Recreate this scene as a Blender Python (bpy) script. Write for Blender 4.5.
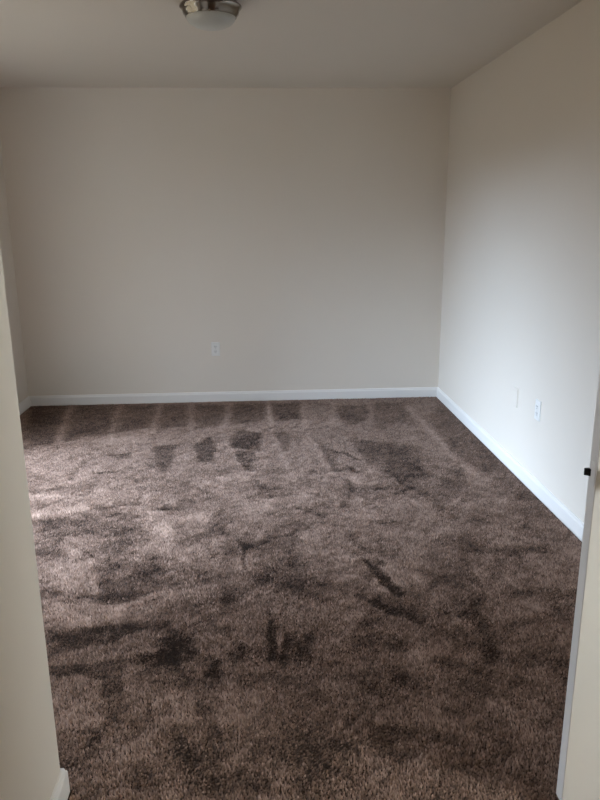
import bpy, bmesh, math, random
import numpy as np
from mathutils import Matrix, Vector

# ---------------------------------------------------------------- clear
for o in list(bpy.data.objects):
    bpy.data.objects.remove(o, do_unlink=True)
scene = bpy.context.scene
COL = scene.collection

# ---------------------------------------------------------------- room dimensions (metres)
XL, XR = -1.921, 1.5155          # left / right wall faces
YB = 5.711                       # back wall face
XP, YP = -0.553, 1.574           # end corner of the short partition on the left
YF = -1.10                       # wall behind the camera
H = 2.44                         # ceiling
T = 0.12                         # wall thickness
WY0, WY1, WZ0, WZ1 = 2.45, 4.45, 0.03, 2.06     # glazed patio door opening in the left wall
DY0, DY1, DZ1 = 0.665, 1.462, 2.06              # doorway in the right wall

# ---------------------------------------------------------------- camera
F_PX, PITCH, YAW, ROLL, CAM_H = 695.99, 0.256145, 0.057829, -0.008145, 1.48576
fw = Vector((math.sin(YAW)*math.cos(PITCH), math.cos(YAW)*math.cos(PITCH), -math.sin(PITCH)))
rt = Vector((math.cos(YAW), -math.sin(YAW), 0.0))
up = rt.cross(fw)
r2 = rt*math.cos(ROLL) + up*math.sin(ROLL)
u2 = -rt*math.sin(ROLL) + up*math.cos(ROLL)
cam_data = bpy.data.cameras.new('camera')
cam_data.sensor_fit = 'VERTICAL'
cam_data.sensor_height = 36.0
cam_data.lens = F_PX/800.0*36.0
cam_data.clip_start = 0.02
cam = bpy.data.objects.new('camera', cam_data)
COL.objects.link(cam)
cam.matrix_world = Matrix(((r2.x, u2.x, -fw.x, 0), (r2.y, u2.y, -fw.y, 0), (r2.z, u2.z, -fw.z, CAM_H), (0, 0, 0, 1)))
scene.camera = cam

# ---------------------------------------------------------------- world: plain overcast sky over darker ground
world = bpy.data.worlds.new('overcast_sky'); scene.world = world
world.use_nodes = True
nt = world.node_tree; nt.nodes.clear()
n_out = nt.nodes.new('ShaderNodeOutputWorld'); n_bg = nt.nodes.new('ShaderNodeBackground')
n_tc = nt.nodes.new('ShaderNodeTexCoord'); n_sep = nt.nodes.new('ShaderNodeSeparateXYZ')
n_ramp = nt.nodes.new('ShaderNodeValToRGB'); n_mr = nt.nodes.new('ShaderNodeMapRange')
n_mr.inputs['From Min'].default_value = -1; n_mr.inputs['From Max'].default_value = 1
SKY_STRENGTH = 12.5
els = n_ramp.color_ramp.elements
els[0].position = 0.0;   els[0].color = (0.085, 0.075, 0.06, 1)
els[1].position = 0.485; els[1].color = (0.085, 0.075, 0.06, 1)
for p, c in ((0.515, (0.35, 0.39, 0.48, 1)), (1.0, (0.82, 0.92, 1.12, 1))):
    e = els.new(p); e.color = c
n_bg.inputs['Strength'].default_value = SKY_STRENGTH
nt.links.new(n_tc.outputs['Generated'], n_sep.inputs[0]); nt.links.new(n_sep.outputs['Z'], n_mr.inputs['Value'])
nt.links.new(n_mr.outputs[0], n_ramp.inputs[0]); nt.links.new(n_ramp.outputs[0], n_bg.inputs['Color'])
nt.links.new(n_bg.outputs[0], n_out.inputs[0])

# sun veiled by thin cloud: a wide soft source, low, coming in through the left window
sl = bpy.data.lights.new('veiled_sun', 'SUN'); sl.energy = 6.7; sl.color = (0.68, 0.83, 1.08); sl.angle = math.radians(40)
so = bpy.data.objects.new('veiled_sun', sl); COL.objects.link(so)
so.rotation_euler = Vector((1.0, 0.24, -0.40)).to_track_quat('-Z', 'Y').to_euler()

# sampling portal in the window opening (guides sky light in, gives off none itself)
pl = bpy.data.lights.new('window_portal', 'AREA'); pl.shape = 'RECTANGLE'
pl.size = WY1-WY0; pl.size_y = WZ1-WZ0
pl.cycles.is_portal = True
po = bpy.data.objects.new('window_portal', pl); COL.objects.link(po)
po.location = (XL-T-0.005, (WY0+WY1)/2, (WZ0+WZ1)/2)
po.matrix_world = Matrix(((0, 0, -1, po.location.x), (1, 0, 0, po.location.y), (0, -1, 0, po.location.z), (0, 0, 0, 1)))  # faces into the room (+x)

# ---------------------------------------------------------------- exposure
scene.view_settings.view_transform = 'Standard'
scene.view_settings.look = 'None'
scene.view_settings.exposure = 0.31
scene.view_settings.gamma = 1.0
scene.view_settings.use_curve_mapping = False
scene.cycles.max_bounces = 14
scene.cycles.diffuse_bounces = 10
scene.cycles.transparent_max_bounces = 12
scene.cycles.sample_clamp_indirect = 6.0

# ---------------------------------------------------------------- materials
def mat(name, color, rough=0.6, metal=0.0, noise=None, bump=None, spec=0.5, coat=0.0):
    """procedural principled; noise=(scale, amount) tints, bump=(scale, strength, distance)"""
    m = bpy.data.materials.new(name); m.use_nodes = True
    t = m.node_tree; b = t.nodes['Principled BSDF']
    b.inputs['Base Color'].default_value = (*color, 1)
    b.inputs['Roughness'].default_value = rough
    b.inputs['Metallic'].default_value = metal
    b.inputs['Specular IOR Level'].default_value = spec
    b.inputs['Coat Weight'].default_value = coat
    tc = t.nodes.new('ShaderNodeTexCoord')
    if noise:
        n = t.nodes.new('ShaderNodeTexNoise'); n.inputs['Scale'].default_value = noise[0]; n.inputs['Detail'].default_value = 4
        mx = t.nodes.new('ShaderNodeMix'); mx.data_type = 'RGBA'
        k = 1-noise[1]
        mx.inputs[6].default_value = (color[0]*k, color[1]*k, color[2]*k, 1); mx.inputs[7].default_value = (*color, 1)
        t.links.new(tc.outputs['Object'], n.inputs['Vector']); t.links.new(n.outputs['Fac'], mx.inputs[0])
        t.links.new(mx.outputs[2], b.inputs['Base Color'])
    if bump:
        n = t.nodes.new('ShaderNodeTexNoise'); n.inputs['Scale'].default_value = bump[0]; n.inputs['Detail'].default_value = 3
        bp = t.nodes.new('ShaderNodeBump'); bp.inputs['Strength'].default_value = bump[1]; bp.inputs['Distance'].default_value = bump[2]
        t.links.new(tc.outputs['Object'], n.inputs['Vector']); t.links.new(n.outputs['Fac'], bp.inputs['Height'])
        t.links.new(bp.outputs[0], b.inputs['Normal'])
    return m

M = {
 'wall':    mat('wall_paint', (0.77, 0.718, 0.645), 0.62, noise=(2.2, 0.03), bump=(170, 0.10, 0.002), spec=0.3),
 'ceiling': mat('ceiling_paint', (0.74, 0.695, 0.63), 0.8, noise=(3, 0.03), bump=(120, 0.22, 0.003), spec=0.2),
 'trim':    mat('trim_enamel', (0.83, 0.82, 0.80), 0.35, noise=(5, 0.02)),
 'door':    mat('door_enamel', (0.80, 0.785, 0.75), 0.42, noise=(4, 0.03), bump=(60, 0.05, 0.001)),
 'nickel':  mat('brushed_nickel', (0.27, 0.24, 0.205), 0.17, metal=1.0, noise=(30, 0.08)),
 'frost':   mat('frosted_glass', (0.53, 0.54, 0.51), 0.32, noise=(12, 0.03), coat=0.2),
 'plate':   mat('white_plastic', (0.83, 0.83, 0.81), 0.35, noise=(20, 0.02)),
 'slot':    mat('dark_slot', (0.015, 0.015, 0.015), 0.6, noise=(40, 0.1)),
 'bronze':  mat('dark_bronze', (0.012, 0.011, 0.010), 0.38, metal=0.4, noise=(40, 0.2)),
 'steel':   mat('dull_steel', (0.55, 0.53, 0.50), 0.45, metal=1.0, noise=(40, 0.1)),
 'backing': mat('carpet_backing', (0.09, 0.062, 0.05), 0.95, noise=(60, 0.3), spec=0.1),
 'tile':    mat('hall_floor', (0.30, 0.24, 0.18), 0.6, noise=(8, 0.2)),
 'soil':    mat('lawn', (0.10, 0.11, 0.06), 0.95, noise=(4, 0.4)),
}
g = bpy.data.materials.new('window_glass'); g.use_nodes = True; t = g.node_tree; t.nodes.clear()
go = t.nodes.new('ShaderNodeOutputMaterial'); gm = t.nodes.new('ShaderNodeMixShader'); gt = t.nodes.new('ShaderNodeBsdfTransparent')
gg = t.nodes.new('ShaderNodeBsdfGlossy'); gg.inputs['Roughness'].default_value = 0.02
gn = t.nodes.new('ShaderNodeTexNoise'); gn.inputs['Scale'].default_value = 3
gr = t.nodes.new('ShaderNodeMapRange'); gr.inputs['To Min'].default_value = 0.05; gr.inputs['To Max'].default_value = 0.07
t.links.new(gn.outputs['Fac'], gr.inputs['Value']); t.links.new(gr.outputs[0], gm.inputs[0])
gt.inputs['Color'].default_value = (0.95, 0.97, 0.96, 1)
t.links.new(gt.outputs[0], gm.inputs[1]); t.links.new(gg.outputs[0], gm.inputs[2]); t.links.new(gm.outputs[0], go.inputs[0])
M['glass'] = g

# carpet yarn: tone follows the brushed pile, painted back-corner shade and a per-tuft variation
m = bpy.data.materials.new('brown_carpet_yarn'); m.use_nodes = True; t = m.node_tree; b = t.nodes['Principled BSDF']
at = t.nodes.new('ShaderNodeAttribute'); at.attribute_name = 'nap_shade'
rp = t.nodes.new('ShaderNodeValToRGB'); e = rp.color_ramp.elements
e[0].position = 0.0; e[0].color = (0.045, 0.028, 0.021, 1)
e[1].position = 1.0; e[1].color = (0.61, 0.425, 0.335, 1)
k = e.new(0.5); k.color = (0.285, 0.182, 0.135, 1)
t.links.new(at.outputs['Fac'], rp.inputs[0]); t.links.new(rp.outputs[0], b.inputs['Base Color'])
b.inputs['Roughness'].default_value = 0.75; b.inputs['Specular IOR Level'].default_value = 0.25
b.inputs['Sheen Weight'].default_value = 0.25; b.inputs['Sheen Roughness'].default_value = 0.4
M['yarn'] = m

# ---------------------------------------------------------------- helpers
def add_box(bm, x0, x1, y0, y1, z0, z1):
    v = [bm.verts.new(p) for p in ((x0,y0,z0),(x1,y0,z0),(x1,y1,z0),(x0,y1,z0),(x0,y0,z1),(x1,y0,z1),(x1,y1,z1),(x0,y1,z1))]
    for f in ((3,2,1,0),(4,5,6,7),(0,1,5,4),(1,2,6,5),(2,3,7,6),(3,0,4,7)):
        bm.faces.new([v[i] for i in f])

def add_lathe(bm, prof, n=64, cx=0, cy=0, cz=0, axis='Z'):
    """profile [(r, h)] turned about an axis"""
    rings = []
    for r, h in prof:
        ring = []
        for i in range(n if r > 1e-6 else 1):
            a = 2*math.pi*i/n
            p = (r*math.cos(a), r*math.sin(a), h)
            if axis == 'Y': p = (p[0], p[2], p[1])
            if axis == 'X': p = (p[2], p[0], p[1])
            ring.append(bm.verts.new((p[0]+cx, p[1]+cy, p[2]+cz)))
        rings.append(ring)
    for a, b in zip(rings, rings[1:]):
        if len(a) == 1 and len(b) == 1: continue
        for i in range(n):
            j = (i+1) % n
            if len(a) == 1: bm.faces.new((a[0], b[i], b[j]))
            elif len(b) == 1: bm.faces.new((a[i], b[0], a[j]))
            else: bm.faces.new((a[i], b[i], b[j], a[j]))

def obj(name, bm, m, parent=None, smooth=False, bevel=0.0, seg=2):
    bmesh.ops.recalc_face_normals(bm, faces=bm.faces)
    me = bpy.data.meshes.new(name); bm.to_mesh(me); bm.free()
    me.materials.append(M[m])
    if smooth:
        for p in me.polygons: p.use_smooth = True
    o = bpy.data.objects.new(name, me); COL.objects.link(o)
    if parent: o.parent = parent
    if bevel:
        md = o.modifiers.new('bevel', 'BEVEL'); md.width = bevel; md.segments = seg; md.limit_method = 'ANGLE'
    return o

def box(name, dims, m, parent=None, bevel=0.0, seg=2):
    bm = bmesh.new(); add_box(bm, *dims)
    return obj(name, bm, m, parent, bevel=bevel, seg=seg)

def struct(o, label=None, cat=None):
    o['kind'] = 'structure'
    if label: o['label'] = label
    if cat: o['category'] = cat
    return o

def tag(o, label, cat, group=None):
    o['label'] = label; o['category'] = cat
    if group: o['group'] = group
    return o

def empty(name, loc=(0, 0, 0), rz=0.0):
    o = bpy.data.objects.new(name, None); COL.objects.link(o)
    o.location = loc; o.rotation_euler = (0, 0, rz); o.empty_display_size = 0.05
    return o

# ================================================================ STRUCTURE
ZB = -0.011          # carpet backing; the pile tips reach z = 0
bm = bmesh.new()
add_box(bm, XL, XR, YP, YB, ZB-0.1, ZB)
add_box(bm, XP, XR, YF, YP, ZB-0.1, ZB)
add_box(bm, XL, XP, YF, YP, ZB-0.1, ZB)
struct(obj('floor', bm, 'backing'), 'floor under the brown carpet', 'floor')
struct(box('ceiling', (XL-T, XR+T, YF-T, YB+T, H, H+0.1), 'ceiling'), 'off white ceiling with one flush light', 'ceiling')
struct(box('wall_back', (XL-T, XR+T, YB, YB+T, ZB-0.1, H), 'wall'), 'beige back wall with a single white outlet', 'wall')
struct(box('wall_front', (XL-T, XR+T, YF-T, YF, ZB-0.1, H), 'wall'), 'beige wall behind the viewpoint', 'wall')
bm = bmesh.new()      # left wall with the window opening
add_box(bm, XL-T, XL, YF, WY0, ZB-0.1, H); add_box(bm, XL-T, XL, WY1, YB, ZB-0.1, H)
add_box(bm, XL-T, XL, WY0, WY1, ZB-0.1, WZ0); add_box(bm, XL-T, XL, WY0, WY1, WZ1, H)
struct(obj('wall_left', bm, 'wall'), 'dim beige left wall mostly hidden behind the partition', 'wall')
bm = bmesh.new()      # right wall with the doorway
add_box(bm, XR, XR+T, YF, DY0, ZB-0.1, H); add_box(bm, XR, XR+T, DY1, YB, ZB-0.1, H)
add_box(bm, XR, XR+T, DY0, DY1, DZ1, H); add_box(bm, XR, XR+T, DY0, DY1, ZB-0.1, ZB)
struct(obj('wall_right', bm, 'wall'), 'bright right wall lit bluish white near the floor', 'wall')
bm = bmesh.new()      # short partition with rounded drywall corner
add_box(bm, XP-T, XP, YF, YP, ZB-0.05, H)
wp = obj('wall_partition', bm, 'wall', bevel=0.004, seg=3)
struct(wp, 'pale grey end of the partition at the left edge', 'wall')
struct(box('wall_closet', (XL, XP-T, YP-T, YP, ZB-0.05, H), 'wall'), 'return wall behind the left partition', 'wall')

struct(box('wall_sky_blocker', (XL-T-1.6, XL-T, 1.85, 1.97, ZB-0.1, 2.6), 'wall'), 'added unseen outside wall that blocks sky light beside the patio door', 'wall')  # added out of view to keep oblique sky light off the back-left corner

# small hallway beyond the doorway
HX = 2.9
struct(box('floor_hall', (XR+T, HX, -0.3, 2.4, ZB-0.1, ZB), 'tile'), 'hall floor beyond the open door', 'floor')
struct(box('ceiling_hall', (XR+T, HX, -0.3, 2.4, H, H+0.1), 'ceiling'), 'hall ceiling beyond the open door', 'ceiling')
bm = bmesh.new(); add_box(bm, HX, HX+T, -0.3-T, 2.4+T, ZB-0.1, H+.1)
struct(obj('wall_hall_far', bm, 'wall'), 'far hall wall beyond the open door', 'wall')
struct(box('wall_hall_near', (XR+T, HX, -0.3-T, -0.3, ZB-0.1, H+.1), 'wall'), 'hall end wall nearest the viewpoint', 'wall')
struct(box('wall_hall_end', (XR+T, HX, 2.4, 2.4+T, ZB-0.1, H+.1), 'wall'), 'hall end wall behind the bright right wall', 'wall')

# ---- baseboards: colonial profile swept along a straight run
PROF = [(0, ZB), (0.0135, ZB), (0.0135, 0.055), (0.0115, 0.061), (0.0085, 0.064), (0.0075, 0.070), (0.005, 0.074), (0, 0.075)]
def baseboard(name, p0, p1, nrm, m0=0, m1=0, label=None):
    """p0->p1 along the wall foot; nrm points into the room; m0/m1 mitre (+1 outside corner, -1 inside corner)"""
    p0 = Vector((*p0, 0)); p1 = Vector((*p1, 0)); n = Vector((*nrm, 0)); d = (p1-p0).normalized()
    bm = bmesh.new(); A = []; B = []
    for o_, z in PROF:
        A.append(bm.verts.new(p0 + n*o_ - d*o_*m0 + Vector((0, 0, z))))
        B.append(bm.verts.new(p1 + n*o_ + d*o_*m1 + Vector((0, 0, z))))
    k = len(PROF)
    for i in range(k):
        j = (i+1) % k; bm.faces.new((A[i], A[j], B[j], B[i]))
    bm.faces.new(A); bm.faces.new(B[::-1])
    return struct(obj(name, bm, 'trim'), label, 'baseboard')
baseboard('baseboard_back', (XL, YB), (XR, YB), (0, -1), -1, -1, 'white baseboard along the back wall')
baseboard('baseboard_right', (XR, YB), (XR, DY1+0.075), (-1, 0), -1, 0, 'white baseboard along the right wall')
baseboard('baseboard_left', (XL, WY1+0.06), (XL, YB), (1, 0), 0, -1, 'white baseboard along the left wall in the back corner')
baseboard('baseboard_left', (XL, YP), (XL, WY0-0.06), (1, 0), -1, 0, 'white baseboard along the left wall beside the partition')
baseboard('baseboard_partition', (XP, YF), (XP, YP), (1, 0), 0, 1, 'white baseboard at the foot of the left partition')
baseboard('baseboard_closet', (XP, YP), (XL, YP), (0, 1), 1, -1, 'white baseboard behind the left partition')
baseboard('baseboard_front', (XP, YF), (XR, YF), (0, 1), 0, 0, 'white baseboard behind the viewpoint')

# ---- glazed sliding patio door in the left wall (source of the daylight)
WYC = (WY0+WY1)/2
win = struct(empty('window_1', (XL, WYC, WZ0)), 'white sliding patio door in the left wall', 'patio door')
fx0, fx1 = XL-T, XL-T+0.10
def frame_bm(x0, x1, y0, y1, z0, z1, w):
    bm = bmesh.new()
    for d in ((y0, y1, z0, z0+w), (y0, y1, z1-w, z1), (y0, y0+w, z0+w, z1-w), (y1-w, y1, z0+w, z1-w)):
        add_box(bm, x0-XL, x1-XL, d[0]-WYC, d[1]-WYC, d[2]-WZ0, d[3]-WZ0)
    return bm
obj('window_frame', frame_bm(fx0, fx1, WY0, WY1, WZ0, WZ1, 0.03), 'trim', win)
for y0, y1, dx in ((WY0+0.03, WYC+0.03, 0.052), (WYC-0.03, WY1-0.03, 0.012)):
    s = obj('sash', frame_bm(fx0+dx, fx0+dx+0.036, y0, y1, WZ0+0.03, WZ1-0.03, 0.06), 'trim', win)
    box('pane', (fx0+dx+0.016-XL, fx0+dx+0.020-XL, y0+0.06-WYC, y1-0.06-WYC, 0.09, WZ1-WZ0-0.09), 'glass', s)
box('handle', (fx0+0.088-XL, fx0+0.118-XL, WY0+0.05-WYC, WY0+0.07-WYC, 0.90, 1.10), 'trim', win, bevel=0.004)
bm = bmesh.new()
add_box(bm, 0, 0.014, WY0-0.057-WYC, WY0-WYC, -WZ0, WZ1-WZ0+0.057); add_box(bm, 0, 0.014, WY1-WYC, WY1+0.057-WYC, -WZ0, WZ1-WZ0+0.057)
add_box(bm, 0, 0.014, WY0-WYC, WY1-WYC, WZ1-WZ0, WZ1-WZ0+0.057)
obj('casing', bm, 'trim', win)

# ---- doorway casing and the open door at the right edge
bm = bmesh.new()
cw, ct = 0.057, 0.014
for x0, x1 in ((XR-ct, XR), (XR+T, XR+T+ct)):
    add_box(bm, x0, x1, DY0-cw, DY0, ZB, DZ1+cw); add_box(bm, x0, x1, DY1, DY1+cw, ZB, DZ1+cw); add_box(bm, x0, x1, DY0, DY1, DZ1, DZ1+cw)
struct(obj('trim_1', bm, 'trim', bevel=0.003), 'white casing round the doorway in the right wall', 'door casing')
bm = bmesh.new()
add_box(bm, XR, XR+T, DY0, DY0+0.018, ZB, DZ1-0.018); add_box(bm, XR, XR+T, DY1-0.018, DY1, ZB, DZ1-0.018); add_box(bm, XR, XR+T, DY0, DY1, DZ1-0.018, DZ1)
struct(obj('trim_2', bm, 'trim'), 'white jamb lining the doorway in the right wall', 'door jamb')

# door: hinged on the far jamb, swung square into the room; local +x runs from the free edge to the hinge
DW, DT = 0.745, 0.035
DX = 0.752
door = struct(empty('door_1', (DX, 1.470, 0.012), math.radians(0.0)), 'white open door cut by the right picture edge', 'door')
def dbox(name, d, m, parent=door, bevel=0.0): return box(name, d, m, parent, bevel)
bm = bmesh.new(); add_box(bm, 0.006, DW-0.006, -DT+0.006, -0.006, 0.006, 2.014); obj('core', bm, 'door', door)
def stile(name, x0, x1, z0, z1): dbox(name, (x0, x1, -DT, 0, z0, z1), 'door', bevel=0.0015)
stile('stile', 0, 0.11, 0, 2.02); stile('stile', DW-0.11, DW, 0, 2.02); stile('stile', DW/2-0.05, DW/2+0.05, 0, 2.02)
for z0, z1 in ((0, 0.23), (0.80, 0.99), (1.56, 1.67), (1.90, 2.02)):
    stile('rail', 0.11, DW/2-0.05, z0, z1); stile('rail', DW/2+0.05, DW-0.11, z0, z1)
for z0, z1 in ((0.23, 0.80), (0.99, 1.56), (1.67, 1.90)):
    for x0, x1 in ((0.11, DW/2-0.05), (DW/2+0.05, DW-0.11)):
        dbox('panel', (x0+0.025, x1-0.025, -DT+0.001, -0.001, z0+0.025, z1-0.025), 'door', bevel=0.004)
LZ = 0.915-0.012
pt = dbox('latch_plate', (-0.0012, 0.001, -0.0305, -0.0045, LZ-0.028, LZ+0.028), 'door', bevel=0.0005); pt['label'] = 'thin latch plate painted over on the door edge'
bm = bmesh.new()      # bevelled latch bolt
v = [bm.verts.new(p) for p in ((0, -0.0125, LZ-0.0085), (0, -0.001, LZ-0.0085), (-0.0125, -0.001, LZ-0.0085), (-0.0115, -0.0035, LZ-0.0085))]
w_ = [bm.verts.new((q.co.x, q.co.y, LZ+0.0085)) for q in v]
bm.faces.new(v[::-1]); bm.faces.new(w_)
for i in range(4): bm.faces.new((v[i], v[(i+1) % 4], w_[(i+1) % 4], w_[i]))
lb = obj('latch_bolt', bm, 'bronze', door); lb['label'] = 'black latch bolt sticking out of the door edge'
for s in (-1, 1):
    bm = bmesh.new()
    y0 = -DT if s < 0 else 0
    add_lathe(bm, [(0, 0), (0.032, 0), (0.031, s*0.006), (0.012, s*0.009), (0.011, s*0.028), (0.022, s*0.036), (0.0265, s*0.046), (0.024, s*0.056), (0.014, s*0.061), (0, s*0.062)],
              40, 0.075, y0, LZ, 'Y')
    obj('door_knob', bm, 'bronze', door, smooth=True)
for z in (0.18, 1.0, 1.82):
    bm = bmesh.new(); add_lathe(bm, [(0, -0.045), (0.006, -0.045), (0.006, 0.045), (0, 0.045)], 16, DW+0.006, 0.004, z)
    obj('hinge', bm, 'bronze', door, smooth=False)

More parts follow.
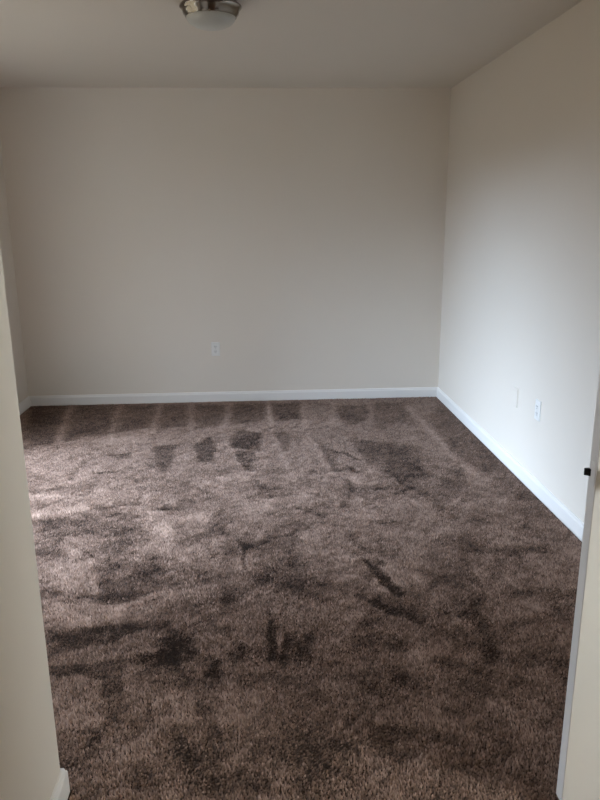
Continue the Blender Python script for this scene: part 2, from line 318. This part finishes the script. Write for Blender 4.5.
# ================================================================ CARPET
PATCHES = [
  (-0.8, 0.03, [(-0.746, 4.549),(-0.579, 4.557),(-0.571, 4.049),(-0.636, 4.037)]),
  (-0.9, 0.03, [(-0.463, 4.547),(-0.365, 4.719),(-0.315, 4.579),(-0.325, 4.192),(-0.414, 4.2)]),
  (-0.9, 0.03, [(-0.223, 4.684),(-0.157, 4.846),(0.002, 4.783),(-0.021, 4.404),(-0.215, 4.462)]),
  (-0.7, 0.03, [(-0.192, 4.377),(-0.041, 4.365),(-0.077, 4.009),(-0.119, 4.013)]),
  (-0.5, 0.03, [(0.074, 4.801),(0.196, 4.791),(0.177, 4.367),(0.138, 4.37)]),
  (-0.6, 0.05, [(0.62, 5.475),(0.872, 5.453),(0.805, 5.021),(0.634, 4.929),(0.595, 5.178)]),
  (-0.5, 0.06, [(0.923, 5.512),(1.185, 5.488),(1.106, 4.994),(0.824, 4.811)]),
  (-0.7, 0.07, [(0.641, 4.543),(1.028, 4.401),(0.977, 3.872),(0.842, 3.643),(0.751, 3.891),(0.612, 4.331)]),
  (-0.45, 0.04, [(1.265, 5.119),(1.263, 4.339),(1.292, 3.986),(1.36, 3.726),(1.384, 3.468),(1.519, 3.416),(1.526, 4.155),(1.512, 5.459)]),
  (-0.45, 0.03, [(0.34, 4.683),(0.424, 4.451),(0.508, 4.299),(0.421, 3.969)]),
  (-1, 0.06, [(-1.915, 5.702),(-1.606, 5.706),(-1.441, 4.696),(-1.587, 4.556)]),  # back-strip wedges: vacuum marks, darkened further to paint the corner shadow
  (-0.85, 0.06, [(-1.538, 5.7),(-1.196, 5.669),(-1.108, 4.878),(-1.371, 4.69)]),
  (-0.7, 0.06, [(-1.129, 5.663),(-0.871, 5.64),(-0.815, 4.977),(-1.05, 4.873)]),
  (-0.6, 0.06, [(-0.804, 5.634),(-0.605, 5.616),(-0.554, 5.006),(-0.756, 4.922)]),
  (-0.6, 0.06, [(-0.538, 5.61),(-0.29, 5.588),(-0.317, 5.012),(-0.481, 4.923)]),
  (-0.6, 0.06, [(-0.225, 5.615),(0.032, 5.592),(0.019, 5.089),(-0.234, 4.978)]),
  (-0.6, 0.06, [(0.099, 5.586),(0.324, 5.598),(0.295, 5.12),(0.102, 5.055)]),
  (-0.6, 0.03, [(-1.131, 4.278),(-1.187, 4.013),(-1.135, 3.927),(-1.131, 4.148)]),
  (-0.6, 0.03, [(-1.014, 4.385),(-0.874, 4.434),(-0.872, 4.314),(-0.982, 4.323)]),
  (-0.4, 0.04, [(-1.397, 4.064),(-1.305, 4.074),(-1.273, 3.921),(-1.345, 3.911)]),
  (-0.45, 0.04, [(-1.064, 3.921),(-0.976, 3.914),(-0.956, 3.771),(-1.045, 3.793)]),
  (-0.4, 0.05, [(-1.176, 3.391),(-0.956, 3.424),(-0.651, 3.452),(-0.632, 3.184),(-0.799, 3.219),(-0.962, 3.154),(-1.105, 3.187)]),
  (-0.4, 0.05, [(-1.067, 3.108),(-0.977, 3.155),(-0.935, 2.965),(-1.012, 2.952)]),
  (-0.35, 0.05, [(-0.843, 3.091),(-0.608, 3.094),(-0.565, 2.918),(-0.729, 2.95)]),
  (0.5, 0.04, [(-0.938, 3.098),(-0.856, 3.05),(-0.843, 2.958),(-0.906, 2.993)]),
  (-0.45, 0.05, [(-0.749, 2.838),(-0.477, 2.931),(-0.438, 2.7),(-0.684, 2.636)]),
  (0.35, 0.04, [(-0.66, 2.831),(-0.578, 2.862),(-0.556, 2.778),(-0.632, 2.749)]),
  (0.4, 0.06, [(-0.624, 3.45),(-0.489, 3.413),(-0.443, 3.103),(-0.562, 3.134)]),
  (0.4, 0.06, [(-0.976, 2.873),(-0.809, 2.908),(-0.71, 2.662),(-0.892, 2.651)]),
  (-0.4, 0.05, [(-0.447, 3.31),(-0.388, 3.281),(-0.361, 3.097),(-0.416, 3.08)]),
  (-0.6, 0.05, [(-0.271, 3.422),(-0.187, 3.416),(-0.171, 3.137),(-0.238, 3.12)]),
  (-0.7, 0.03, [(0.027, 3.619),(0.106, 3.657),(0.109, 3.583),(0.037, 3.561)]),
  (-0.4, 0.04, [(-0.186, 3.041),(-0.122, 2.934),(-0.123, 2.828),(-0.189, 2.814)]),
  (-0.8, 0.02, [(-0.115, 3.057),(-0.048, 3.02),(-0.058, 2.969),(-0.104, 2.983)]),
  (-0.35, 0.06, [(-0.067, 3.0),(0.172, 3.067),(0.143, 2.575),(-0.034, 2.713)]),
  (0.4, 0.06, [(-0.387, 3.431),(-0.281, 3.423),(-0.272, 3.272),(-0.363, 3.279)]),
  (0.5, 0.05, [(-0.538, 3.317),(-0.459, 3.287),(-0.419, 3.017),(-0.486, 3.001)]),
  (0.4, 0.06, [(-0.434, 2.769),(-0.305, 2.778),(-0.289, 2.591),(-0.4, 2.599)]),
  (-0.5, 0.03, [(-0.295, 2.759),(-0.253, 2.712),(-0.262, 2.671),(-0.293, 2.69)]),
  (-1.3, 0.012, [(0.453, 2.785),(0.478, 2.774),(0.528, 2.654),(0.566, 2.528),(0.537, 2.507),(0.494, 2.606),(0.457, 2.721)]),
  (-1.1, 0.012, [(0.434, 2.833),(0.464, 2.821),(0.462, 2.784),(0.436, 2.786)]),
  (-1.1, 0.015, [(0.408, 2.493),(0.438, 2.499),(0.518, 2.411),(0.591, 2.328),(0.581, 2.301),(0.491, 2.37),(0.416, 2.462)]),
  (-0.7, 0.02, [(0.369, 2.559),(0.403, 2.54),(0.395, 2.51),(0.367, 2.519)]),
  (-0.5, 0.04, [(0.402, 3.127),(0.459, 3.112),(0.441, 3.014),(0.395, 3.028)]),
  (-0.6, 0.05, [(0.945, 2.873),(1.045, 2.937),(0.968, 2.755),(0.902, 2.76)]),
  (-0.6, 0.04, [(1.094, 2.872),(1.239, 2.881),(1.376, 2.891),(1.333, 2.824),(1.111, 2.84)]),
  (-0.5, 0.05, [(0.71, 2.675),(0.843, 2.605),(0.824, 2.541),(0.692, 2.567)]),
  (-0.35, 0.06, [(0.942, 3.367),(1.146, 3.248),(1.093, 3.132),(0.917, 3.229)]),
  (-0.65, 0.018, [(-0.808, 2.355),(-0.663, 2.364),(-0.538, 2.396),(-0.475, 2.405),(-0.367, 2.39),(-0.373, 2.35),(-0.508, 2.333),(-0.55, 2.26),(-0.629, 2.247),(-0.769, 2.216)]),
  (-0.75, 0.016, [(-0.752, 2.157),(-0.607, 2.152),(-0.479, 2.166),(-0.31, 2.213),(-0.301, 2.125),(-0.385, 2.114),(-0.492, 2.138),(-0.471, 1.988),(-0.54, 1.993),(-0.556, 2.072),(-0.736, 2.1)]),
  (0.4, 0.05, [(-0.889, 2.573),(-0.691, 2.574),(-0.558, 2.504),(-0.555, 2.425),(-0.685, 2.379),(-0.82, 2.396)]),
  (-0.5, 0.02, [(-0.78, 2.611),(-0.726, 2.607),(-0.711, 2.575),(-0.764, 2.579)]),
  (-0.4, 0.05, [(-0.668, 2.659),(-0.456, 2.619),(-0.608, 2.5),(-0.664, 2.541)]),
  (-0.5, 0.04, [(-0.41, 2.346),(-0.284, 2.317),(-0.273, 2.192),(-0.379, 2.2)]),
  (-0.65, 0.03, [(-0.172, 2.623),(-0.084, 2.592),(-0.095, 2.515),(-0.173, 2.468)]),
  (-1.2, 0.015, [(0.004, 2.37),(0.031, 2.368),(0.035, 2.129),(0.007, 2.114)]),
  (-1, 0.012, [(0.005, 2.434),(0.024, 2.432),(0.023, 2.39),(0.008, 2.391)]),
  (-0.95, 0.02, [(0.069, 2.279),(0.114, 2.282),(0.074, 2.138),(0.044, 2.083)]),
  (-0.35, 0.05, [(0.099, 2.356),(0.207, 2.362),(0.151, 2.132),(0.1, 2.165)]),
  (-0.6, 0.03, [(-0.141, 2.182),(-0.071, 2.226),(-0.076, 2.137),(-0.129, 2.141)]),
  (-0.55, 0.03, [(-0.36, 2.336),(-0.253, 2.251),(-0.243, 2.132),(-0.336, 2.127)]),
  (-0.6, 0.03, [(-0.192, 2.145),(-0.157, 2.143),(-0.142, 1.965),(-0.22, 1.971)]),
  (-0.5, 0.03, [(0.468, 2.212),(0.509, 2.197),(0.494, 2.143),(0.453, 2.152)]),
  (-0.4, 0.03, [(0.317, 2.21),(0.366, 2.194),(0.352, 2.147),(0.309, 2.15)]),
  (-0.6, 0.03, [(0.434, 2.017),(0.472, 2.004),(0.456, 1.958),(0.42, 1.966)]),
  (-0.5, 0.03, [(0.313, 1.984),(0.365, 1.97),(0.345, 1.931),(0.306, 1.934)]),
  (-0.4, 0.04, [(0.109, 2.195),(0.148, 2.186),(0.14, 2.116),(0.105, 2.118)]),
  (-0.55, 0.04, [(0.747, 2.491),(0.864, 2.467),(0.829, 2.237),(0.831, 2.101),(0.762, 2.032),(0.792, 2.24),(0.755, 2.415)]),
  (-0.6, 0.03, [(0.771, 2.117),(0.82, 2.102),(0.796, 2.052),(0.753, 2.05)]),
  (-0.6, 0.02, [(0.7, 2.037),(0.729, 2.029),(0.707, 1.993),(0.687, 1.994)]),
  (-0.4, 0.04, [(0.991, 2.513),(1.203, 2.537),(1.158, 2.461),(0.984, 2.459)]),
  (0.3, 0.04, [(-0.684, 1.969),(-0.535, 1.944),(-0.507, 1.842),(-0.613, 1.819)]),
  (-0.45, 0.03, [(-0.53, 1.993),(-0.464, 1.988),(-0.457, 1.86),(-0.495, 1.828)]),
  (-0.45, 0.02, [(-0.515, 1.821),(-0.496, 1.815),(-0.498, 1.702),(-0.518, 1.707)]),
  (-0.6, 0.015, [(-0.384, 1.924),(-0.368, 1.923),(-0.355, 1.853),(-0.366, 1.849)]),
  (-0.4, 0.04, [(-0.301, 1.836),(-0.239, 1.823),(-0.223, 1.649),(-0.285, 1.703)]),
  (-0.75, 0.03, [(-0.231, 1.913),(-0.151, 1.894),(-0.156, 1.817),(-0.217, 1.821)]),
  (0.3, 0.03, [(-0.142, 1.843),(-0.072, 1.847),(-0.068, 1.811),(-0.135, 1.807)]),
  (-0.55, 0.04, [(-0.249, 1.688),(-0.156, 1.701),(-0.143, 1.572),(-0.232, 1.606)]),
  (-0.5, 0.04, [(-0.082, 1.614),(0.001, 1.601),(0.013, 1.528),(-0.085, 1.544)]),
  (-0.5, 0.05, [(0.041, 1.782),(0.157, 1.795),(0.133, 1.519),(0.054, 1.542)]),
  (-0.4, 0.05, [(0.09, 1.704),(0.196, 1.729),(0.268, 1.712),(0.241, 1.529),(0.079, 1.516)]),
  (-0.5, 0.04, [(0.341, 1.761),(0.438, 1.742),(0.397, 1.625),(0.301, 1.643)]),
  (0.3, 0.03, [(0.205, 1.818),(0.287, 1.804),(0.279, 1.753),(0.208, 1.758)]),
  (0.3, 0.03, [(0.364, 1.821),(0.413, 1.813),(0.398, 1.77),(0.351, 1.782)]),
  (-0.4, 0.03, [(0.641, 1.666),(0.71, 1.669),(0.697, 1.616),(0.629, 1.613)]),
  (-0.4, 0.03, [(0.707, 1.567),(0.732, 1.558),(0.716, 1.51),(0.686, 1.519)]),
  (-0.45, 0.03, [(0.54, 1.845),(0.589, 1.828),(0.578, 1.797),(0.534, 1.809)]),
  (0.35, 0.05, [(-1.139, 4.693),(-0.804, 4.852),(-0.776, 4.662),(-1.105, 4.537)]),
]
STROKES = [
  (0.4, 0.02, [(-0.232, 4.55),(-0.168, 4.237),(-0.113, 3.978)]),
  (0.3, 0.02, [(0.065, 5.525),(0.072, 5.084),(0.09, 4.589),(0.138, 4.211),(0.188, 3.82)]),
  (0.35, 0.02, [(0.336, 4.731),(0.375, 4.351),(0.404, 3.919)]),
  (0.25, 0.028, [(-1.539, 5.574),(-1.49, 5.087),(-1.426, 4.717)]),
  (0.25, 0.028, [(-1.154, 5.666),(-1.145, 5.245),(-1.048, 4.685)]),
  (0.25, 0.028, [(-0.837, 5.637),(-0.812, 5.161),(-0.782, 4.85)]),
  (0.25, 0.028, [(-0.574, 5.646),(-0.541, 5.193),(-0.497, 4.778)]),
  (0.25, 0.028, [(-0.257, 5.585),(-0.272, 5.169),(-0.283, 4.759)]),
  (0.25, 0.028, [(0.058, 5.622),(0.053, 5.312),(0.055, 4.979)]),
  (0.25, 0.028, [(0.349, 5.596),(0.306, 4.932)]),
  (0.25, 0.028, [(0.598, 5.573),(0.535, 4.912)]),
  (0.25, 0.028, [(0.904, 5.546),(0.795, 4.814)]),
  (0.45, 0.03, [(1.19, 5.393),(1.209, 4.729),(1.223, 4.122),(1.272, 3.765)]),
  (-0.8, 0.015, [(0.456, 4.364),(0.539, 4.276),(0.619, 4.153)]),
  (-0.9, 0.02, [(0.458, 3.966),(0.51, 3.997)]),
  (-0.9, 0.02, [(0.537, 4.012),(0.564, 3.94)]),
  (-0.6, 0.015, [(-1.005, 4.05),(-0.899, 4.059)]),
  (0.55, 0.05, [(-1.205, 3.418),(-1.098, 3.474),(-0.978, 3.517)]),
  (0.6, 0.06, [(-1.29, 3.68),(-1.139, 3.726)]),
  (-0.6, 0.02, [(-0.6, 3.461),(-0.469, 3.464),(-0.443, 3.57)]),
  (-0.7, 0.012, [(-0.238, 2.893),(-0.231, 2.932),(-0.215, 2.961)]),
  (-0.8, 0.012, [(-0.095, 3.003),(-0.092, 2.789)]),
  (-0.6, 0.02, [(-0.058, 3.021),(0.028, 3.067),(0.141, 3.113)]),
  (-0.5, 0.02, [(0.168, 3.441),(0.316, 3.313)]),
  (-0.5, 0.02, [(0.405, 3.409),(0.49, 3.568)]),
  (-0.4, 0.02, [(0.561, 3.22),(0.684, 3.199)]),
  (-0.5, 0.015, [(-0.521, 2.924),(-0.454, 2.929),(-0.399, 2.886)]),
  (-0.5, 0.015, [(-0.844, 3.507),(-0.723, 3.565),(-0.522, 3.468)]),
  (-0.4, 0.015, [(-0.949, 3.12),(-0.772, 2.943),(-0.64, 2.839)]),
  (0.4, 0.02, [(-0.786, 2.906),(-0.701, 2.637)]),
  (0.5, 0.025, [(-0.606, 2.493),(-0.526, 2.546),(-0.435, 2.618)]),
  (-0.35, 0.02, [(0.668, 2.268),(0.704, 2.17)]),
  (-0.6, 0.02, [(0.76, 3.941),(0.842, 3.643)]),
  (-0.5, 0.02, [(0.735, 3.592),(0.845, 3.658)]),
  (-0.5, 0.02, [(0.497, 3.795),(0.5, 3.64)]),
  (0.4, 0.03, [(-0.157, 2.154),(-0.139, 1.965)]),
  (-0.4, 0.015, [(-0.627, 1.815),(-0.512, 1.833)]),
  (-0.5, 0.03, [(0.458, 2.474),(0.529, 2.424),(0.595, 2.362)]),
  (-0.4, 0.02, [(-0.022, 2.704),(0.145, 2.616),(0.271, 2.614)]),
]
rng = np.random.default_rng(11)
def vnoise(x, y, sx, sy, seed, rot=0.0):
    """smooth value noise in metres"""
    r = np.random.default_rng(seed)
    c, s = math.cos(rot), math.sin(rot)
    u = (x*c + y*s)/sx + 500.0; w = (-x*s + y*c)/sy + 500.0
    n = 257; tab = r.uniform(-1, 1, (n, n))
    i = np.floor(u).astype(int); j = np.floor(w).astype(int); fu = u-i; fv = w-j
    fu = fu*fu*(3-2*fu); fv = fv*fv*(3-2*fv)
    g = lambda a, b: tab[a % n, b % n]
    return (g(i, j)*(1-fu)+g(i+1, j)*fu)*(1-fv) + (g(i, j+1)*(1-fu)+g(i+1, j+1)*fu)*fv

def seg_dist(px, py, ax, ay, bx, by):
    dx, dy = bx-ax, by-ay
    t_ = np.clip(((px-ax)*dx+(py-ay)*dy)/(dx*dx+dy*dy+1e-12), 0, 1)
    return np.hypot(px-ax-t_*dx, py-ay-t_*dy)

def nap_shade_field(x, y):
    nap_shade = np.zeros_like(x)
    # wobble so that the brushed edges are ragged
    wx = x + 0.010*vnoise(x, y, .07, .07, 1) + 0.007*vnoise(x, y, .028, .028, 2)
    wy = y + 0.012*vnoise(x, y, .07, .07, 3) + 0.008*vnoise(x, y, .028, .028, 4)
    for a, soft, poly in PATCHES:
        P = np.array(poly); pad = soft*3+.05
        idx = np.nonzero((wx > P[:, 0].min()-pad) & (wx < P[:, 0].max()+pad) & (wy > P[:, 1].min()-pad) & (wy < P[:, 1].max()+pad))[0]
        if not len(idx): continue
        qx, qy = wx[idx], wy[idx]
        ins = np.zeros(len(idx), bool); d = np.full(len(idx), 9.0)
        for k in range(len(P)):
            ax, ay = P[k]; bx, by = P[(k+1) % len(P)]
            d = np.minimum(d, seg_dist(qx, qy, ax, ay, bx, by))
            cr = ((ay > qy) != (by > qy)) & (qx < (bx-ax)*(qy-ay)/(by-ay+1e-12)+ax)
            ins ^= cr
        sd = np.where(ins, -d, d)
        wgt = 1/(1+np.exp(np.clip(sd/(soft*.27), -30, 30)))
        nap_shade[idx] += a*wgt*(1.35 if P[:, 1].mean() < 2.5 else 1.0)
    for a, hw, line in STROKES:
        P = np.array(line); pad = hw*3+.05
        idx = np.nonzero((wx > P[:, 0].min()-pad) & (wx < P[:, 0].max()+pad) & (wy > P[:, 1].min()-pad) & (wy < P[:, 1].max()+pad))[0]
        if not len(idx): continue
        d = np.full(len(idx), 9.0)
        for k in range(len(P)-1):
            d = np.minimum(d, seg_dist(wx[idx], wy[idx], *P[k], *P[k+1]))
        nap_shade[idx] += a*np.exp(-(d/hw)**2*1.2)
    nap_shade = np.where(nap_shade < 0, -1.15*np.tanh(-nap_shade/1.15), nap_shade)      # overlapping marks do not add up for ever
    # general unevenness of trodden pile
    calm = np.clip((4.35 - y)/0.5, 0.25, 1)        # freshly vacuumed strip along the back wall
    nap_shade += calm*(0.14*vnoise(x, y, .34, .22, 5, .5) + 0.15*np.tanh(4*vnoise(x, y, .21, .12, 6, .35)) + 0.10*np.tanh(4*vnoise(x, y, .09, .05, 16, 2.4)) + 0.24*vnoise(x, y, .06, .04, 7, .4))
    nap_shade += 0.22*np.clip(vnoise(x, y, .13, .05, 8, 1.0)-.25, -1, 0)
    nap_shade += 0.24*vnoise(x, y, .03, .018, 10, .6) + 0.18*vnoise(x, y, .018, .014, 12)
    return nap_shade

SP = 0.0061
def tuft_points(x0, x1, y0, y1):
    nx, ny = int((x1-x0)/SP), int((y1-y0)/SP)
    gx, gy = np.meshgrid(np.arange(nx), np.arange(ny), indexing='ij')
    gx = gx.ravel().astype(float); gy = gy.ravel().astype(float)
    gx += 0.5*(gy % 2)
    return (x0+(gx+.5)*SP + rng.uniform(-.42, .42, len(gx))*SP, y0+(gy+.5)*SP + rng.uniform(-.42, .42, len(gx))*SP)
e_ = 0.021
ax_, ay_ = tuft_points(XL+e_, XR-e_, YP+e_, YB-e_)
bx_, by_ = tuft_points(XP+e_, XR-e_, YF+e_, YP+e_)
px = np.concatenate([ax_, bx_]); py = np.concatenate([ay_, by_]); N = len(px)
nap_shade = nap_shade_field(px, py)
h = 0.0105 + 0.0034*np.clip(nap_shade, -1.3, .7) + rng.uniform(-.002, .0015, N) + 0.0012*vnoise(px, py, .05, .05, 9)
h = np.clip(h, .004, .015)
ang = rng.uniform(0, 2*np.pi, N)
lean = rng.uniform(0, .0035, N); la = rng.uniform(0, 2*np.pi, N)
lx = lean*np.cos(la) - 0.003*np.clip(nap_shade, -1, 1); ly = lean*np.sin(la) + 0.003*np.clip(nap_shade, -1, 1)
rad = rng.uniform(.0038, .0056, N)
co = np.empty((N, 4, 3), np.float32)
for k in range(3):
    co[:, k, 0] = px + rad*np.cos(ang+k*2.0944); co[:, k, 1] = py + rad*np.sin(ang+k*2.0944); co[:, k, 2] = ZB-0.0005
co[:, 3, 0] = px+lx; co[:, 3, 1] = py+ly; co[:, 3, 2] = ZB+h
base = (np.arange(N)*4)[:, None]
tri = (base[:, :, None] + np.array([[0, 1, 3], [1, 2, 3], [2, 0, 3]])[None]).reshape(-1, 3).astype(np.int32)
me = bpy.data.meshes.new('carpet_pile')
me.vertices.add(N*4); me.vertices.foreach_set('co', co.ravel())
me.loops.add(len(tri)*3); me.loops.foreach_set('vertex_index', tri.ravel())
me.polygons.add(len(tri)); me.polygons.foreach_set('loop_start', np.arange(0, len(tri)*3, 3, dtype=np.int32))
me.update(calc_edges=True)
tone = np.clip(.565 + .43*nap_shade + rng.normal(0, .16, N), 0.02, 1.0)
a_ = me.attributes.new('nap_shade', 'FLOAT', 'POINT'); a_.data.foreach_set('value', np.repeat(tone, 4).astype(np.float32))
me.materials.append(M['yarn'])
cp = bpy.data.objects.new('carpet_pile', me); COL.objects.link(cp)
tag(cp, 'brown cut pile carpet with vacuum stripes and footprints', 'carpet'); cp['kind'] = 'stuff'

FILL_ON = 135.0  # emission of the added hall fill light
# ================================================================ CEILING LIGHT
lamp = tag(empty('ceiling_light', (-0.188, 3.528, H)), 'round brushed nickel ceiling light with frosted glass bowl, switched off', 'ceiling light')
bm = bmesh.new()
add_lathe(bm, [(0, 0), (0.118, 0), (0.120, -0.006), (0.128, -0.012), (0.138, -0.020), (0.141, -0.024), (0.1405, -0.028), (0.134, -0.033),
               (0.129, -0.042), (0.126, -0.054), (0.118, -0.062), (0.1155, -0.069), (0.109, -0.069), (0.109, -0.050), (0, -0.050)], 96)
obj('metal_pan', bm, 'nickel', lamp, smooth=True).modifiers.new('s', 'EDGE_SPLIT').split_angle = math.radians(40)
bm = bmesh.new()
R_, D_ = 0.1125, 0.052
pr = [(R_*math.cos(a*math.pi/2/14), -0.066 - D_*math.sin(a*math.pi/2/14)) for a in range(15)]
pr[-1] = (0, pr[-1][1])
add_lathe(bm, pr, 96); obj('glass_shade', bm, 'frost', lamp, smooth=True)
for k in range(3):
    a = math.radians(30+120*k)
    bm = bmesh.new(); add_lathe(bm, [(0, 0.006), (0.0035, 0.006), (0.0045, 0.002), (0.0045, -0.004), (0, -0.006)], 16, 0.117*math.cos(a), 0.117*math.sin(a), -0.0665)
    obj('clip_screw', bm, 'nickel', lamp, smooth=True)

# added unseen fill light: the same fitting, lit, brightens the partition and door
l2 = lamp.copy(); COL.objects.link(l2); l2.location = (HX, 0.27, 1.15); l2.rotation_euler = (0, math.pi/2, 0); l2.scale = (1.6, 1.6, 1.6)
l2['label'] = 'added unseen fill light in the hall beyond the open door'; l2['category'] = 'fill light'
for ch in list(lamp.children):
    c = ch.copy(); COL.objects.link(c); c.parent = l2
    if ch.name.startswith('glass_shade'):
        c.data = ch.data.copy(); gm_ = M['frost'].copy(); gm_.name = 'fill_light_glass'
        pb = gm_.node_tree.nodes['Principled BSDF']
        pb.inputs['Emission Color'].default_value = (0.93, 1.0, 1.0, 1); pb.inputs['Emission Strength'].default_value = FILL_ON
        c.data.materials[0] = gm_

# ================================================================ WALL PLATES (local: x across, y out of the wall is -y)
def plate(name, loc, rz, label, cat, outlet=True):
    e0 = tag(empty(name, loc, rz), label, cat)
    bm = bmesh.new(); w2, h2, t2 = 0.035, 0.0575, 0.0075
    lo = [(-w2, -h2), (w2, -h2), (w2, h2), (-w2, h2)]
    A = [bm.verts.new((x, 0, z)) for x, z in lo]; B = [bm.verts.new((x*1.0, -0.003, z*1.0)) for x, z in lo]
    C = [bm.verts.new((x-math.copysign(.004, x), -t2, z-math.copysign(.004, z))) for x, z in lo]
    for P, Q in ((A, B), (B, C)):
        for i in range(4): bm.faces.new((P[i], P[(i+1) % 4], Q[(i+1) % 4], Q[i]))
    bm.faces.new(C); bm.faces.new(A[::-1])
    obj('cover_plate', bm, 'plate' if outlet else 'wall', e0, bevel=0.0008)
    def screw(z):
        bm = bmesh.new(); add_lathe(bm, [(0, -t2-0.0012), (0.0022, -t2-0.001), (0.0032, -t2+0.0005), (0, -t2+0.0005)], 16, 0, 0, z, 'Y')
        s_ = obj('screw', bm, 'plate' if outlet else 'wall', e0, smooth=True)
        box('screw_slot', (-0.0025, 0.0025, -t2-0.0014, -t2-0.0008, z-0.0004, z+0.0004), 'slot', s_)
    if outlet:
        for zc in (-0.0195, 0.0195):
            bm = bmesh.new(); n = 28; ring = []
            for i in range(n):      # duplex face: circle cut flat top and bottom
                a = 2*math.pi*i/n
                ring.append((0.0172*math.cos(a), max(-0.0142, min(0.0142, 0.0172*math.sin(a)))))
            F = [bm.verts.new((x, -t2-0.0018, zc+z)) for x, z in ring]; G = [bm.verts.new((x*1.04, -t2+0.001, zc+z*1.04)) for x, z in ring]
            bm.faces.new(F)
            for i in range(n): bm.faces.new((F[i], F[(i+1) % n], G[(i+1) % n], G[i]))
            r_ = obj('receptacle', bm, 'plate', e0)
            y1 = -t2-0.0021
            box('slot', (-0.0086, -0.0050, y1, y1+0.001, zc-0.001, zc+0.0085), 'slot', r_)
            box('slot', (0.0050, 0.0084, y1, y1+0.001, zc+0.000, zc+0.0078), 'slot', r_)
            bm = bmesh.new(); add_lathe(bm, [(0, y1), (0.0028, y1), (0.0028, y1+0.001), (0, y1+0.001)], 16, 0, 0, zc-0.0078, 'Y')
            obj('ground_hole', bm, 'slot', r_)
        screw(0)
    else:
        screw(0.041); screw(-0.041)
    return e0
plate('wall_outlet', (-0.365, YB, 0.440), 0, 'white duplex outlet low on the beige back wall', 'outlet')
plate('wall_outlet', (XR, 3.590, 0.455), -math.pi/2, 'white duplex outlet with dark slots on the bright right wall', 'outlet')
plate('blank_wall_plate', (XR, 3.929, 0.443), -math.pi/2, 'faint painted over blank plate on the right wall, farther back than the outlet', 'wall plate', False)
